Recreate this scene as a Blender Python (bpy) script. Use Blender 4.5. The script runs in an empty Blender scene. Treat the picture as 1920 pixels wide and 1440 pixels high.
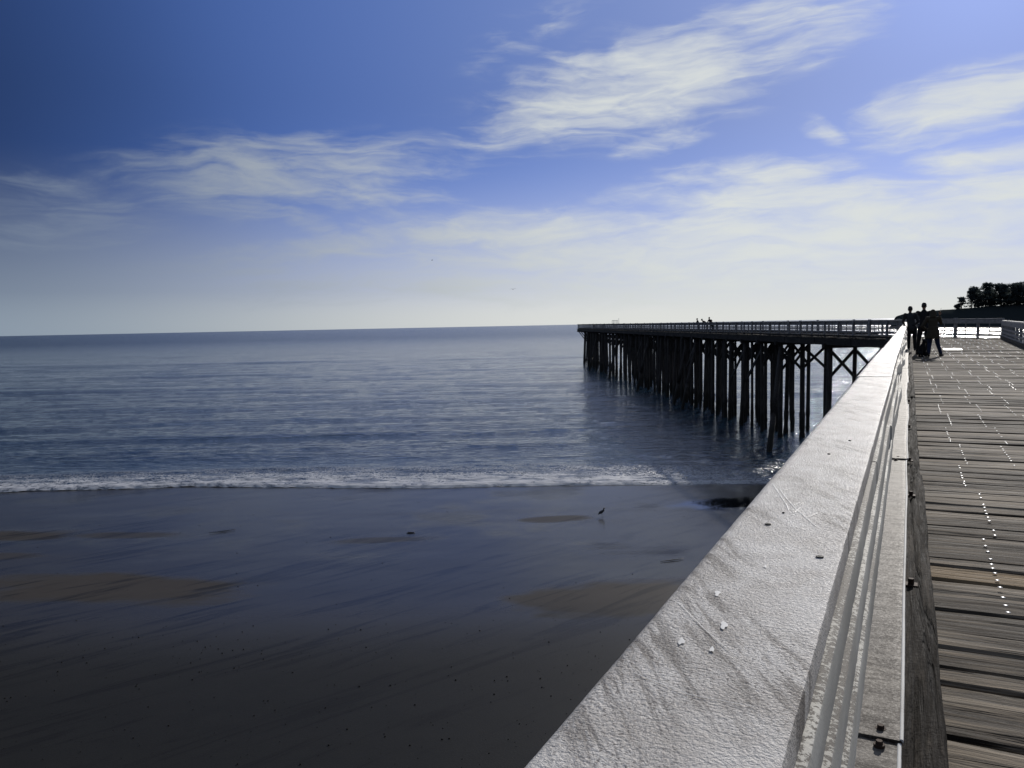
import bpy, bmesh, math, random
import numpy as np
from mathutils import Vector, Matrix
R = math.radians
C = bpy.context.scene.collection
sc = bpy.context.scene
rnd = random.Random(7)

# ---------------------------------------------------------------- camera, sky, sun, exposure
HC = 10.3                                  # eye level above the sea
PSI, TH, RHO = R(26.39), R(4.17), R(1.158)
F = Vector((-math.sin(PSI)*math.cos(TH), math.cos(PSI)*math.cos(TH), -math.sin(TH)))
R0 = Vector((math.cos(PSI), math.sin(PSI), 0))
U = R0.cross(F)*math.cos(RHO) + R0*math.sin(RHO)
RR = F.cross(U)
cam_d = bpy.data.cameras.new('camera'); cam = bpy.data.objects.new('camera', cam_d); C.objects.link(cam)
cam.matrix_world = Matrix(((RR.x, U.x, -F.x, 0), (RR.y, U.y, -F.y, 0), (RR.z, U.z, -F.z, HC), (0, 0, 0, 1)))
cam_d.lens = 28.125; cam_d.sensor_width = 36; cam_d.clip_start = .02; cam_d.clip_end = 90000
sc.camera = cam
sc.view_settings.view_transform = 'Standard'; sc.view_settings.look = 'None'
sc.view_settings.exposure = 0; sc.view_settings.gamma = 1
SUN_AZ, SUN_EL = 4.9, 22.0                 # degrees, azimuth clockwise from +Y
sd = bpy.data.lights.new('sun', 'SUN'); sun = bpy.data.objects.new('sun', sd); C.objects.link(sun)
sd.energy = 3.5; sd.angle = R(.53); sd.color = (1, .95, .88)
SD = Vector((math.sin(R(SUN_AZ))*math.cos(R(SUN_EL)), math.cos(R(SUN_AZ))*math.cos(R(SUN_EL)), math.sin(R(SUN_EL))))
sun.rotation_euler = SD.to_track_quat('Z', 'Y').to_euler()

class NT:
    def __init__(s, nt): s.nt = nt
    def n(s, t, ins=None, out=0, **kw):
        nd = s.nt.nodes.new(t)
        for k, v in kw.items(): setattr(nd, k, v)
        for k, v in (ins or {}).items():
            i = nd.inputs[k]
            if isinstance(v, bpy.types.NodeSocket): s.nt.links.new(v, i)
            else: i.default_value = v
        return nd.outputs[out] if len(nd.outputs) else nd
    def m(s, op, a, b=None, c=None, clamp=False):
        d = {0: a}
        if b is not None: d[1] = b
        if c is not None: d[2] = c
        return s.n('ShaderNodeMath', d, operation=op, use_clamp=clamp)
    def v(s, op, a, b=None, out=0):
        d = {0: a}
        if b is not None: d[1] = b
        return s.n('ShaderNodeVectorMath', d, out=out, operation=op)
    def rng(s, x, a, b, c=0., d=1., smooth=True):
        return s.n('ShaderNodeMapRange', {0: x, 1: a, 2: b, 3: c, 4: d}, interpolation_type='SMOOTHSTEP' if smooth else 'LINEAR')
    def mix(s, f, a, b, mode='MIX'):
        nd = s.nt.nodes.new('ShaderNodeMix'); nd.data_type = 'RGBA'; nd.blend_type = mode
        for i, v in ((0, f), (6, a), (7, b)):
            if isinstance(v, bpy.types.NodeSocket): s.nt.links.new(v, nd.inputs[i])
            else: nd.inputs[i].default_value = (*v, 1) if isinstance(v, (tuple, list)) and len(v) == 3 else v
        return nd.outputs[2]
    def noise(s, vec, scale=1., detail=4., rough=.55, dist=0., out=0, dim='3D'):
        return s.n('ShaderNodeTexNoise', {'Vector': vec, 'Scale': scale, 'Detail': detail, 'Roughness': rough, 'Distortion': dist}, out=out, noise_dimensions=dim)
    def mapv(s, vec, loc=(0, 0, 0), rot=(0, 0, 0), sc=(1, 1, 1), typ='POINT'):
        return s.n('ShaderNodeMapping', {'Vector': vec, 'Location': loc, 'Rotation': rot, 'Scale': sc}, vector_type=typ)
    def comb(s, x, y, z=0.): return s.n('ShaderNodeCombineXYZ', {0: x, 1: y, 2: z})
    def sep(s, v):
        nd = s.nt.nodes.new('ShaderNodeSeparateXYZ'); s.nt.links.new(v, nd.inputs[0]); return nd.outputs
    def bump(s, h, strength=.5, dist=.01, normal=None):
        d = {'Height': h, 'Strength': strength, 'Distance': dist}
        if normal is not None: d['Normal'] = normal
        return s.n('ShaderNodeBump', d)

# sky: Nishita, cirrus laid out by azimuth and elevation
w = bpy.data.worlds.new('World'); sc.world = w; w.use_nodes = True
w.node_tree.nodes.clear(); k = NT(w.node_tree)
sky = k.n('ShaderNodeTexSky', sky_type='NISHITA', sun_disc=False, sun_elevation=R(SUN_EL), sun_rotation=R(SUN_AZ), altitude=0, air_density=1.0, dust_density=.7, ozone_density=2.2)
dirv = k.n('ShaderNodeTexCoord', out=0)
dx, dy, dz = k.sep(dirv)
az = k.m('MULTIPLY', k.m('ARCTAN2', dx, dy), 180/math.pi)
el = k.m('MULTIPLY', k.m('ARCSINE', dz), 180/math.pi)
ae = k.comb(az, el)
cosg = k.v('DOT_PRODUCT', dirv, tuple(SD), out=1)
ang = k.m('MULTIPLY', k.m('ARCCOSINE', cosg), 180/math.pi)
near = k.rng(ang, 0., 75., 1., 0., smooth=False)
wv = k.noise(k.mapv(ae, sc=(.06, .14, 1)), 1., 3., .5, out=1)
wv2 = k.noise(k.mapv(ae, sc=(.3, .55, 1)), 1., 3., .5, out=1)
warp = k.v('ADD', k.v('MULTIPLY', k.v('SUBTRACT', wv, (.5, .5, .5)), (9., 3., 0.)), k.v('MULTIPLY', k.v('SUBTRACT', wv2, (.5, .5, .5)), (1.7, .7, 0.)))
aw = k.v('ADD', ae, warp)
CL = [(-16.4,16.1,14.8,2.9,11.8,.85),(-18.2,14.4,11.7,1.2,9.9,.6),(-8.8,19.1,8.5,1.9,2.4,.6),(-24.5,19.3,7.1,1.7,24.9,.25),
 (2.9,12.8,6.7,1.7,7.1,1.),(-5.2,12.1,1.9,.7,-20.3,.7),(-16.1,12.4,4.2,.8,14.,.6),
 (-40.9,10.4,12.,2.5,3.5,.8),(-54.3,8.6,5.5,1.9,-2.3,.5),(-35.,10.,6.,1.5,-9.3,.6),(-41.5,7.2,3.3,.7,-25.,.55),(-54.8,6.5,6.4,1.1,5.5,.4),
 (-10.3,9.7,8.2,1.,1.1,.8),(-7.7,7.8,13.2,1.4,-.8,.9),(3.8,9.5,5.5,.9,2.3,.9),(4.4,7.4,7.7,1.3,-2.3,1.),(-26.5,6.6,11.9,1.4,-1.1,.9),
 (-41.8,5.3,11.4,.9,4.3,.6),(-14.2,4.8,26.9,1.7,-1.1,.9),(-4.7,5.9,16.5,1.9,-1.2,1.),(-15.3,2.8,32.6,1.6,-.6,.75)]
dens = None
for (a, e, sa, sb, g, s_) in CL:
    vv = k.mapv(aw, loc=(a, e, 0), rot=(0, 0, R(g)), sc=(sa*1.25, sb*1.5, 1), typ='TEXTURE')
    L = k.v('LENGTH', vv, out=1)
    t = k.rng(L, 1.15, .1, 0., s_)
    dens = t if dens is None else k.m('MAXIMUM', dens, t)
fa = k.noise(k.mapv(aw, rot=(0, 0, R(-12)), sc=(.17, .85, 1)), 1., 6., .54, .5)
fb = k.noise(k.mapv(aw, rot=(0, 0, R(-24)), sc=(.5, 2.3, 1)), 1., 5., .55, .6)
fib = k.m('ADD', k.m('MULTIPLY', fa, .78), k.m('MULTIPLY', fb, .22))
cl = k.rng(k.m('ADD', dens, k.m('MULTIPLY', k.m('SUBTRACT', fib, .5), 2.2)), .0, 1.25, 0., 1.)
cl = k.m('MULTIPLY', cl, k.rng(dens, .0, .3, 0., 1.))
# thin cirrus added over the unseen dome to neutralise blue ambient light and fill reflections
rest = k.m('MULTIPLY', k.rng(fib, .36, .62, .25, .85), k.m('MAXIMUM', k.rng(k.m('ABSOLUTE', k.m('ADD', az, 25.)), 40., 60., 0., 1.), k.rng(el, 25., 38., 0., 1.)))
cl = k.m('MAXIMUM', cl, rest)
lum = k.v('DOT_PRODUCT', sky, (.25, .6, .15), out=1)
inv = k.m('DIVIDE', 1., k.m('ADD', lum, .02))
hue = k.n('ShaderNodeVectorMath', {0: sky, 'Scale': inv}, operation='SCALE')
hue = k.mix(.82, hue, k.mix(k.rng(near, .2, .85), (.38, .92, 3.1), (.72, 1.02, 2.15)))
ramp = k.nt.nodes.new('ShaderNodeFloatCurve'); cv = ramp.mapping.curves[0]
pts = [(0., .50), (.16, .33), (.33, .225), (.5, .14), (.62, .072), (.75, .033), (1., .022)]
cv.points[0].location = pts[0]; cv.points[1].location = pts[-1]
for p_ in pts[1:-1]: cv.points.new(*p_)
ramp.mapping.update(); k.nt.links.new(k.m('DIVIDE', ang, 90.), ramp.inputs['Value'])
lift = k.rng(el, 16., 3., 1., 1.6)
skyc = k.n('ShaderNodeVectorMath', {0: hue, 'Scale': k.m('MULTIPLY', k.m('MULTIPLY', ramp.outputs[0], lift), 10.)}, operation='SCALE')
hb = k.m('MULTIPLY', k.m('MAXIMUM', k.rng(el, 7., .2), k.m('MULTIPLY', k.rng(el, 12., -2.), .95)), .95)
hcol = k.mix(k.rng(near, .08, .62), (2.6, 3.2, 3.9), (7.5, 7.6, 7.1))
skyc = k.mix(hb, skyc, hcol)
ccol = k.mix(k.rng(near, .15, .74), (2.1, 2.6, 3.4), (7.2, 7.5, 7.2))
skyc = k.mix(k.m('MULTIPLY', cl, .92), skyc, ccol)
bg = k.n('ShaderNodeBackground', {0: skyc, 1: .1})
k.n('ShaderNodeOutputWorld', {0: bg})

# ---------------------------------------------------------------- helpers
def tag(o, label=None, cat=None, group=None, kind=None):
    for a, b in (('label', label), ('category', cat), ('group', group), ('kind', kind)):
        if b: o[a] = b
    return o
def empty(name, loc=(0, 0, 0), rz=0., parent=None):
    o = bpy.data.objects.new(name, None); C.objects.link(o); o.location = loc; o.rotation_euler = (0, 0, rz); o.empty_display_size = .2
    if parent: o.parent = parent
    return o
class MB:
    def __init__(s): s.V = []; s.Fc = []; s.T = []
    def add(s, vs, fs, tone=0.):
        b = len(s.V); s.V += [tuple(v) for v in vs]; s.Fc += [tuple(b+i for i in f) for f in fs]; s.T += [tone]*len(vs); return s
    def box(s, c, d, M=None, tone=0., bev=0.):
        x, y, z = (d[0]/2, d[1]/2, d[2]/2)
        if bev <= 0:
            vs = [Vector((sx*x, sy*y, sz*z)) + Vector(c) for sx in (-1, 1) for sy in (-1, 1) for sz in (-1, 1)]
            fs = [(0, 1, 3, 2), (4, 6, 7, 5), (0, 4, 5, 1), (2, 3, 7, 6), (0, 2, 6, 4), (1, 5, 7, 3)]
        else:
            bm = bmesh.new(); bmesh.ops.create_cube(bm, size=1, matrix=Matrix.Translation(c) @ Matrix.Diagonal((*d, 1)))
            bmesh.ops.bevel(bm, geom=bm.edges[:], offset=bev, segments=1, affect='EDGES')
            vs = [v.co.copy() for v in bm.verts]; bm.verts.index_update(); fs = [tuple(v.index for v in f.verts) for f in bm.faces]; bm.free()
        if M is not None: vs = [M @ Vector(v) for v in vs]
        return s.add(vs, fs, tone)
    def beam(s, a, b, wd, ht, tone=0.):
        a, b = Vector(a), Vector(b); d = b-a; L = d.length; y = d/L
        up = Vector((0, 0, 1)) if abs(y.z) < .95 else Vector((1, 0, 0))
        x = y.cross(up).normalized(); z = x.cross(y)
        M = Matrix(((x.x, y.x, z.x, (a.x+b.x)/2), (x.y, y.y, z.y, (a.y+b.y)/2), (x.z, y.z, z.z, (a.z+b.z)/2), (0, 0, 0, 1)))
        return s.box((0, 0, 0), (wd, L, ht), M, tone)
    def tube(s, pts, rad, n=10, sq=(1, 1)):
        pts = [Vector(p) for p in pts]; vs = []; fs = []
        for i, p in enumerate(pts):
            d = (pts[min(i+1, len(pts)-1)]-pts[max(i-1, 0)]).normalized()
            up = Vector((0, 1, 0)) if abs(d.z) > .8 else Vector((0, 0, 1))
            x = d.cross(up).normalized(); y = d.cross(x)
            for j in range(n):
                a = 2*math.pi*j/n; vs.append(p + x*(rad[i]*sq[0]*math.cos(a)) + y*(rad[i]*sq[1]*math.sin(a)))
        m = len(pts)
        for i in range(m-1):
            for j in range(n):
                fs.append((i*n+j, i*n+(j+1) % n, (i+1)*n+(j+1) % n, (i+1)*n+j))
        fs.append(tuple(range(n-1, -1, -1))); fs.append(tuple((m-1)*n+j for j in range(n)))
        return s.add(vs, fs)
    def ell(s, c, r, M=None, seg=12, ring=8):
        vs = []; fs = []
        for i in range(ring+1):
            t = math.pi*i/ring
            for j in range(seg):
                a = 2*math.pi*j/seg
                v = Vector((r[0]*math.sin(t)*math.cos(a), r[1]*math.sin(t)*math.sin(a), r[2]*math.cos(t)))
                if M is not None: v = M @ v
                vs.append(v+Vector(c))
        for i in range(ring):
            for j in range(seg): fs.append((i*seg+j, (i+1)*seg+j, (i+1)*seg+(j+1) % seg, i*seg+(j+1) % seg))
        return s.add(vs, fs)
    def cap(s, a, b, ra, rb, n=10):                          # capsule
        a, b = Vector(a), Vector(b); d = (b-a); L = max(d.length, 1e-4); u = d/L; P = []; Q = []
        for t in (90, 65, 40, 15): P.append(a-u*ra*math.sin(R(t))); Q.append(max(ra*math.cos(R(t)), .0005))
        for t in (15, 40, 65, 90): P.append(b+u*rb*math.sin(R(t))); Q.append(max(rb*math.cos(R(t)), .0005))
        up = Vector((0, 1, 0)) if abs(u.z) > .8 else Vector((0, 0, 1))
        x = u.cross(up).normalized(); y = u.cross(x); vs = []; fs = []
        for p, r in zip(P, Q):
            for j in range(n): vs.append(p+x*(r*math.cos(2*math.pi*j/n))+y*(r*math.sin(2*math.pi*j/n)))
        for i in range(7):
            for j in range(n): fs.append((i*n+j, i*n+(j+1) % n, (i+1)*n+(j+1) % n, (i+1)*n+j))
        fs.append(tuple(range(n-1, -1, -1))); fs.append(tuple(7*n+j for j in range(n)))
        return s.add(vs, fs)
    def build(s, name, mat, parent=None, smooth=False, M=None, tone=False):
        me = bpy.data.meshes.new(name); me.from_pydata(s.V, [], s.Fc)
        if M is not None: me.transform(M)
        me.materials.append(mat)
        if smooth: me.polygons.foreach_set('use_smooth', [True]*len(me.polygons))
        if tone:
            at = me.attributes.new('tone', 'FLOAT', 'POINT'); at.data.foreach_set('value', s.T)
        me.update(); o = bpy.data.objects.new(name, me); C.objects.link(o)
        if parent: o.parent = parent
        return o
def grid_mesh(name, P, mat, parent=None, smooth=True):
    nr, nc = P.shape[:2]
    idx = np.arange(nr*nc).reshape(nr, nc)
    q = np.stack([idx[:-1, :-1], idx[:-1, 1:], idx[1:, 1:], idx[1:, :-1]], -1).reshape(-1, 4)
    me = bpy.data.meshes.new(name); me.vertices.add(nr*nc); me.vertices.foreach_set('co', P.reshape(-1).astype(np.float32))
    me.loops.add(q.size); me.loops.foreach_set('vertex_index', q.reshape(-1).astype(np.int32))
    me.polygons.add(len(q)); me.polygons.foreach_set('loop_start', (np.arange(len(q))*4).astype(np.int32))
    me.polygons.foreach_set('use_smooth', np.full(len(q), smooth))
    me.update(calc_edges=True); me.validate(); me.materials.append(mat)
    o = bpy.data.objects.new(name, me); C.objects.link(o)
    if parent: o.parent = parent
    return o
def vnoise(x, y, seed=0):
    xi = np.floor(x).astype(np.int64); yi = np.floor(y).astype(np.int64); fx = x-xi; fy = y-yi
    fx = fx*fx*(3-2*fx); fy = fy*fy*(3-2*fy)
    def h(a, b):
        n = (a*374761393 + b*668265263 + seed*974711) & 0xffffffff
        n = ((n ^ (n >> 13))*1274126177) & 0xffffffff
        return ((n ^ (n >> 16)) & 0xffff)/65535.
    return (h(xi, yi)*(1-fx)+h(xi+1, yi)*fx)*(1-fy)+(h(xi, yi+1)*(1-fx)+h(xi+1, yi+1)*fx)*fy
def fbm(x, y, o=4, seed=0):
    s = 0; a = .5
    for i in range(o): s = s+a*(vnoise(x, y, seed+i)-.5); x = x*2.03; y = y*2.03; a *= .5
    return s
def newmat(name):
    m = bpy.data.materials.new(name); m.use_nodes = True; m.node_tree.nodes.clear(); k = NT(m.node_tree)
    return m, k
def finish(k, base, rough, normal=None, **ins):
    d = {'Base Color': base, 'Roughness': rough}
    if isinstance(base, tuple) and len(base) == 3: d['Base Color'] = (*base, 1)
    if normal is not None: d['Normal'] = normal
    d.update(ins); b = k.n('ShaderNodeBsdfPrincipled', d); k.n('ShaderNodeOutputMaterial', {0: b}); return b

# ---------------------------------------------------------------- materials
def mat_cap():
    m, k = newmat('weathered_white_rail_paint'); co = k.n('ShaderNodeTexCoord', out=3)
    r = k.mapv(co, rot=(0, 0, R(29)), sc=(1/75., 1/8., 1/8.), typ='TEXTURE')
    st = k.noise(r, 1., 5., .65, .4)
    big = k.noise(k.mapv(co, rot=(0, 0, R(29)), sc=(1/9., 1/2.2, 1/3.), typ='TEXTURE'), 1., 3., .55)
    dirt = k.m('MULTIPLY', k.rng(st, .46, .62), k.rng(big, .44, .62))
    g1 = k.noise(co, 330., 4., .65); g2 = k.noise(co, 85., 4., .6); g3 = k.noise(co, 16., 3., .6)
    spk = k.m('MULTIPLY', k.rng(k.noise(co, 300., 3., .7), .52, .62), k.rng(big, .44, .58))
    base = k.mix(k.rng(g3, .3, .7), (.53, .49, .445), (.70, .665, .62))
    base = k.mix(k.m('MULTIPLY', dirt, .68), base, (.11, .09, .075))
    base = k.mix(k.m('MULTIPLY', spk, .7), base, (.12, .10, .09))
    g4 = k.noise(co, 190., 3., .7)
    h = k.m('ADD', k.m('MULTIPLY', g1, .9), k.m('ADD', k.m('MULTIPLY', g4, .9), k.m('MULTIPLY', dirt, -.06)))
    finish(k, base, k.rng(g1, .36, .62, .30, .75), k.bump(h, 1., .0026), **{'Specular IOR Level': .11}); return m
def mat_board(name='peeling_white_paint', spots=.5, base1=(.64, .62, .56), base2=(.46, .44, .39)):
    m, k = newmat(name); co = k.n('ShaderNodeTexCoord', out=3)
    n1 = k.noise(co, 150., 5., .72, .3); n2 = k.noise(k.mapv(co, sc=(3., 1., 3.)), 2.2, 3., .6); n3 = k.noise(co, 260., 3., .6)
    amt = k.m('ADD', n1, k.m('MULTIPLY', k.m('SUBTRACT', n2, .5), .75))
    pk = k.rng(amt, .60-.13*spots, .64-.12*spots)
    nz = k.sep(k.n('ShaderNodeNewGeometry', out=1))[2]
    pk = k.m('MULTIPLY', pk, k.rng(nz, .2, .7, .06, 1.))
    base = k.mix(k.rng(n2, .35, .65), base1, base2)
    base = k.mix(k.m('MULTIPLY', pk, .85), base, (.055, .042, .036))
    finish(k, base, .7, k.bump(k.m('ADD', k.m('MULTIPLY', pk, -.5), k.m('MULTIPLY', n3, .4)), .6, .002), **{'Specular IOR Level': .14}); return m
def mat_plate():
    m, k = newmat('stained_pale_plate'); co = k.n('ShaderNodeTexCoord', out=3)
    n1 = k.noise(k.mapv(co, sc=(8, 26, 8)), 1., 6., .7, .5); n2 = k.noise(co, 140., 4., .7); n3 = k.noise(co, 1.3, 3., .6)
    base = k.mix(k.rng(n1, .40, .60), (.22, .195, .165), (.045, .034, .027))
    base = k.mix(k.m('MULTIPLY', k.rng(n2, .48, .7), k.rng(n3, .3, .6, .05, .4)), base, (.33, .31, .28))
    finish(k, base, k.rng(n2, .3, .7, .5, .75), k.bump(k.m('ADD', n2, n1), .7, .002), **{'Specular IOR Level': .08}); return m
def mat_wood(name, ax='x', c1=(.20, .175, .145), c2=(.055, .046, .038), rough=.82, strg=1., dist=.013, spec=.08, fine=1.):
    m, k = newmat(name); co = k.n('ShaderNodeTexCoord', out=3)
    sc1 = (1.6, 38, 38) if ax == 'x' else (38, 1.6, 38)
    sc2 = (.7, 9, 9) if ax == 'x' else (9, .7, 9)
    tone = k.n('ShaderNodeAttribute', out=2, attribute_name='tone')
    off = k.v('ADD', co, k.comb(k.m('MULTIPLY', tone, 37.), 0., k.m('MULTIPLY', tone, 13.)))
    g1 = k.noise(k.mapv(off, sc=sc1), fine, 5., .68, .5); g2 = k.noise(k.mapv(off, sc=sc2), 1., 4., .6, 1.2)
    big = k.noise(co, .9, 3., .55); sp = k.noise(co, 55., 3., .7)
    v = k.m('ADD', k.m('MULTIPLY', g1, .55), k.m('ADD', k.m('MULTIPLY', g2, .45), k.m('MULTIPLY', k.m('SUBTRACT', big, .5), .35)))
    v = k.m('ADD', v, k.m('MULTIPLY', k.m('SUBTRACT', k.m('MINIMUM', tone, 1.), .5), .16))
    base = k.mix(k.rng(v, .42, .60), c2, c1)
    crack = k.m('MAXIMUM', k.rng(g2, .40, .34), k.rng(g1, .34, .29))
    base = k.mix(k.m('MULTIPLY', crack, .8), base, (.012, .010, .009))
    tan = k.m('GREATER_THAN', tone, 1.5)
    base = k.mix(k.m('MULTIPLY', tan, .8), base, (.24, .17, .095))
    h = k.m('ADD', k.m('MULTIPLY', g1, .6), k.m('ADD', k.m('MULTIPLY', g2, 1.), k.m('ADD', k.m('MULTIPLY', crack, -.8), k.m('MULTIPLY', sp, .15))))
    finish(k, base, k.rng(g1, .3, .7, rough-.12, rough+.15), k.bump(h, strg, dist), **{'Specular IOR Level': spec}); return m
def mat_pile():
    m, k = newmat('dark_pile_timber'); co = k.n('ShaderNodeTexCoord', out=3); z = k.sep(co)[2]
    g = k.noise(k.mapv(co, sc=(14, 14, 1.2)), 1., 4., .65); b = k.noise(co, 9., 4., .7)
    base = k.mix(k.rng(g, .35, .7), (.030, .026, .024), (.075, .066, .060))
    barn = k.m('MULTIPLY', k.rng(k.m('ADD', z, k.m('MULTIPLY', b, .8)), 2.6, 1.9), 1.)
    base = k.mix(barn, base, k.mix(b, (.012, .012, .010), (.04, .036, .03)))
    finish(k, base, .7, k.bump(k.m('ADD', g, k.m('MULTIPLY', k.m('MULTIPLY', b, barn), 3.)), .7, .03), **{'Specular IOR Level': .15}); return m
def mat_sand():
    m, k = newmat('wet_sand'); co = k.n('ShaderNodeTexCoord', out=3); s = k.sep(co)
    wy = k.noise(k.mapv(co, rot=(0, 0, R(24)), sc=(.05, .16, 1)), 1., 4., .55, .5)
    n2 = k.noise(k.mapv(co, sc=(.6, 1., 1)), 1.3, 5., .6); n3 = k.noise(co, 26., 3., .65)
    nw = k.noise(k.mapv(co, sc=(.22, .5, 1)), 1., 3., .5)
    pat = None
    for (x, y, a, b, g, st) in SANDBARS:
        vv = k.mapv(co, loc=(x, y, 0), rot=(0, 0, R(g)), sc=(a, b, 1), typ='TEXTURE')
        L = k.m('ADD', k.v('LENGTH', vv, out=1), k.m('ADD', k.m('MULTIPLY', k.m('SUBTRACT', n2, .5), .35), k.m('MULTIPLY', k.m('SUBTRACT', nw, .5), 1.5)))
        t = k.rng(L, 1.35, .55, 0., st); pat = t if pat is None else k.m('MAXIMUM', pat, t)
    dry = k.m('MAXIMUM', pat, k.m('MULTIPLY', k.rng(wy, .45, .8), .25))
    dry = k.m('MAXIMUM', dry, k.rng(s[1], 32., 20., 0., .9))
    dry = k.m('MULTIPLY', dry, k.rng(n3, .1, .6, .75, 1.))
    rip = k.n('ShaderNodeTexWave', {'Vector': k.mapv(co, sc=(.35, 3.2, 1)), 'Scale': 1.2, 'Distortion': 9., 'Detail': 4., 'Detail Scale': .5}, wave_type='BANDS', bands_direction='Y', out=1)
    ripm = k.m('MULTIPLY', k.rng(k.noise(co, .16, 3., .6), .40, .85), k.rng(s[1], 30., 37.))
    rill = k.noise(k.mapv(co, rot=(0, 0, R(40)), sc=(7., .7, 1), typ='TEXTURE'), 1., 5., .65, .9)
    up = k.rng(s[1], 31., 24., 0., 1.)
    base = k.mix(dry, (.043, .041, .035), k.mix(up, k.mix(n2, (.050, .041, .032), (.070, .058, .045)), k.mix(n2, (.013, .013, .012), (.021, .020, .018))))
    base = k.mix(k.m('MULTIPLY', k.rng(rill, .50, .62), .75), base, (.014, .013, .012))
    pool = k.rng(k.m('ADD', k.v('LENGTH', k.mapv(co, loc=(13., 44.6, 0), rot=(0, 0, R(3)), sc=(4.6, 1.8, 1), typ='TEXTURE'), out=1), k.m('MULTIPLY', k.m('SUBTRACT', n2, .5), .8)), 1.2, .6)
    base = k.mix(pool, base, (.010, .011, .012))
    h = k.m('ADD', k.m('MULTIPLY', k.m('MULTIPLY', rip, ripm), .7), k.m('ADD', k.m('MULTIPLY', k.m('MULTIPLY', n3, dry), .45), k.m('ADD', k.m('MULTIPLY', n2, .25), k.m('MULTIPLY', k.rng(rill, .55, .75), -.35))))
    film = k.rng(dry, 0., .8, .2, .5)
    film = k.m('SUBTRACT', film, k.m('MULTIPLY', pool, .16), clamp=True)
    finish(k, base, film, k.bump(h, .4, .02), IOR=1.34, **{'Specular IOR Level': k.m('MAXIMUM', k.rng(dry, 0., .8, .32, .12), k.m('MULTIPLY', pool, .6))}); return m
def mat_sea():
    m, k = newmat('sea_water'); co = k.n('ShaderNodeTexCoord', out=3); s = k.sep(co)
    n0 = k.noise(k.mapv(co, rot=(0, 0, R(8)), sc=(.45, 1.25, 1)), 1., 6., .58, .4)
    n1 = k.noise(k.mapv(co, rot=(0, 0, R(-14)), sc=(1.3, 2.6, 1)), 1., 5., .6, .3)
    n2 = k.noise(k.mapv(co, sc=(.055, .22, 1)), 1., 4., .55)
    # foam: lace behind the bore and a solid lip in front
    S = k.n('ShaderNodeAttribute', out=2, attribute_name='offshore')
    e = k.m('SUBTRACT', S, k.m('MULTIPLY', k.m('SUBTRACT', k.noise(k.mapv(co, sc=(.16, .3, 1)), 1., 3., .6), .5), 3.5))
    fn = k.noise(k.mapv(co, sc=(1.5, 2.1, 1)), 1., 6., .68, .9)
    lace = k.n('ShaderNodeTexVoronoi', {'Vector': k.v('ADD', k.mapv(co, sc=(1., 1.7, 1)), k.v('SCALE', k.v('SUBTRACT', k.noise(co, 2.2, 3., .6, out=1), (.5, .5, .5)))), 'Scale': 2.4}, feature='DISTANCE_TO_EDGE')
    for nd in k.nt.nodes:
        if nd.type == 'VECT_MATH' and nd.operation == 'SCALE': nd.inputs['Scale'].default_value = 1.1
    lc = k.rng(lace, .17, .03)
    prof = k.rng(e, 60.8, 51.5, 0., 1., smooth=False)
    xf = k.rng(s[0], 5., 15., 1., .55)                       # thins out towards the pier
    lft = k.rng(s[0], -30., -8., .85, 1.)
    P = k.m('MULTIPLY', prof, k.m('MULTIPLY', xf, lft))
    foam = k.m('MULTIPLY', k.m('MAXIMUM', k.rng(k.m('ADD', fn, k.m('MULTIPLY', P, .45)), .74, .86), k.m('MULTIPLY', lc, k.rng(P, .05, .6, 0., 1.))), k.rng(P, .02, .25))
    foam = k.m('MULTIPLY', foam, k.rng(k.noise(k.mapv(co, sc=(.35, .9, 1)), 1., 4., .6), .38, .56, .35, 1.))
    lip = k.m('MULTIPLY', k.m('MULTIPLY', k.rng(S, 53.0, 52.0), xf), k.rng(fn, .38, .55, .15, 1.))
    foam = k.m('MAXIMUM', foam, lip)
    # faint slick line far out
    d = k.m('ABSOLUTE', k.m('SUBTRACT', k.m('ADD', S, k.m('MULTIPLY', s[0], .06)), k.m('ADD', 254., k.m('MULTIPLY', n2, 18.))))
    slick = k.m('MULTIPLY', k.rng(d, 5., .5, 0., .42), k.rng(n2, .3, .6, .3, 1.))
    far = k.rng(S, 60., 900., 0., 1., smooth=False)
    base = k.mix(k.rng(n2, .35, .65), (.012, .028, .050), (.018, .040, .066))
    base = k.mix(slick, base, (.22, .25, .30))
    base = k.mix(foam, base, (.55, .55, .56))
    n00 = k.noise(k.mapv(co, rot=(0, 0, R(-5)), sc=(.12, .42, 1)), 1., 3., .5, .3)
    h = k.m('ADD', k.m('MULTIPLY', n00, .9), k.m('ADD', k.m('MULTIPLY', n0, 1.15), k.m('MULTIPLY', n1, .55)))
    h = k.m('ADD', h, k.m('MULTIPLY', k.m('MULTIPLY', fn, foam), .9))
    calm = k.rng(S, 50., 75., .45, 1.)
    bp = k.nt.nodes.new('ShaderNodeBump'); bp.inputs['Distance'].default_value = .30
    k.nt.links.new(h, bp.inputs['Height']); k.nt.links.new(k.m('MULTIPLY', calm, k.rng(far, 0., 1., .62, .8)), bp.inputs['Strength'])
    ro = k.m('ADD', k.rng(far, 0., 1., .05, .22), k.m('MULTIPLY', foam, .5))
    finish(k, base, ro, bp.outputs[0], IOR=1.333); return m
def mat_flat(name, col, rough=.6, metal=0., n=0.):   # n unused
    m, k = newmat(name); co = k.n('ShaderNodeTexCoord', out=3)
    nz = k.noise(co, 14., 3., .6)
    base = k.mix(nz, tuple(c*.75 for c in col), tuple(min(c*1.25, 1) for c in col))
    finish(k, base, rough, k.bump(nz, .3, .005), Metallic=metal, **{'Specular IOR Level': 0. if rough > .88 else (.15 if rough > .7 else .5)}); return m
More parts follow.
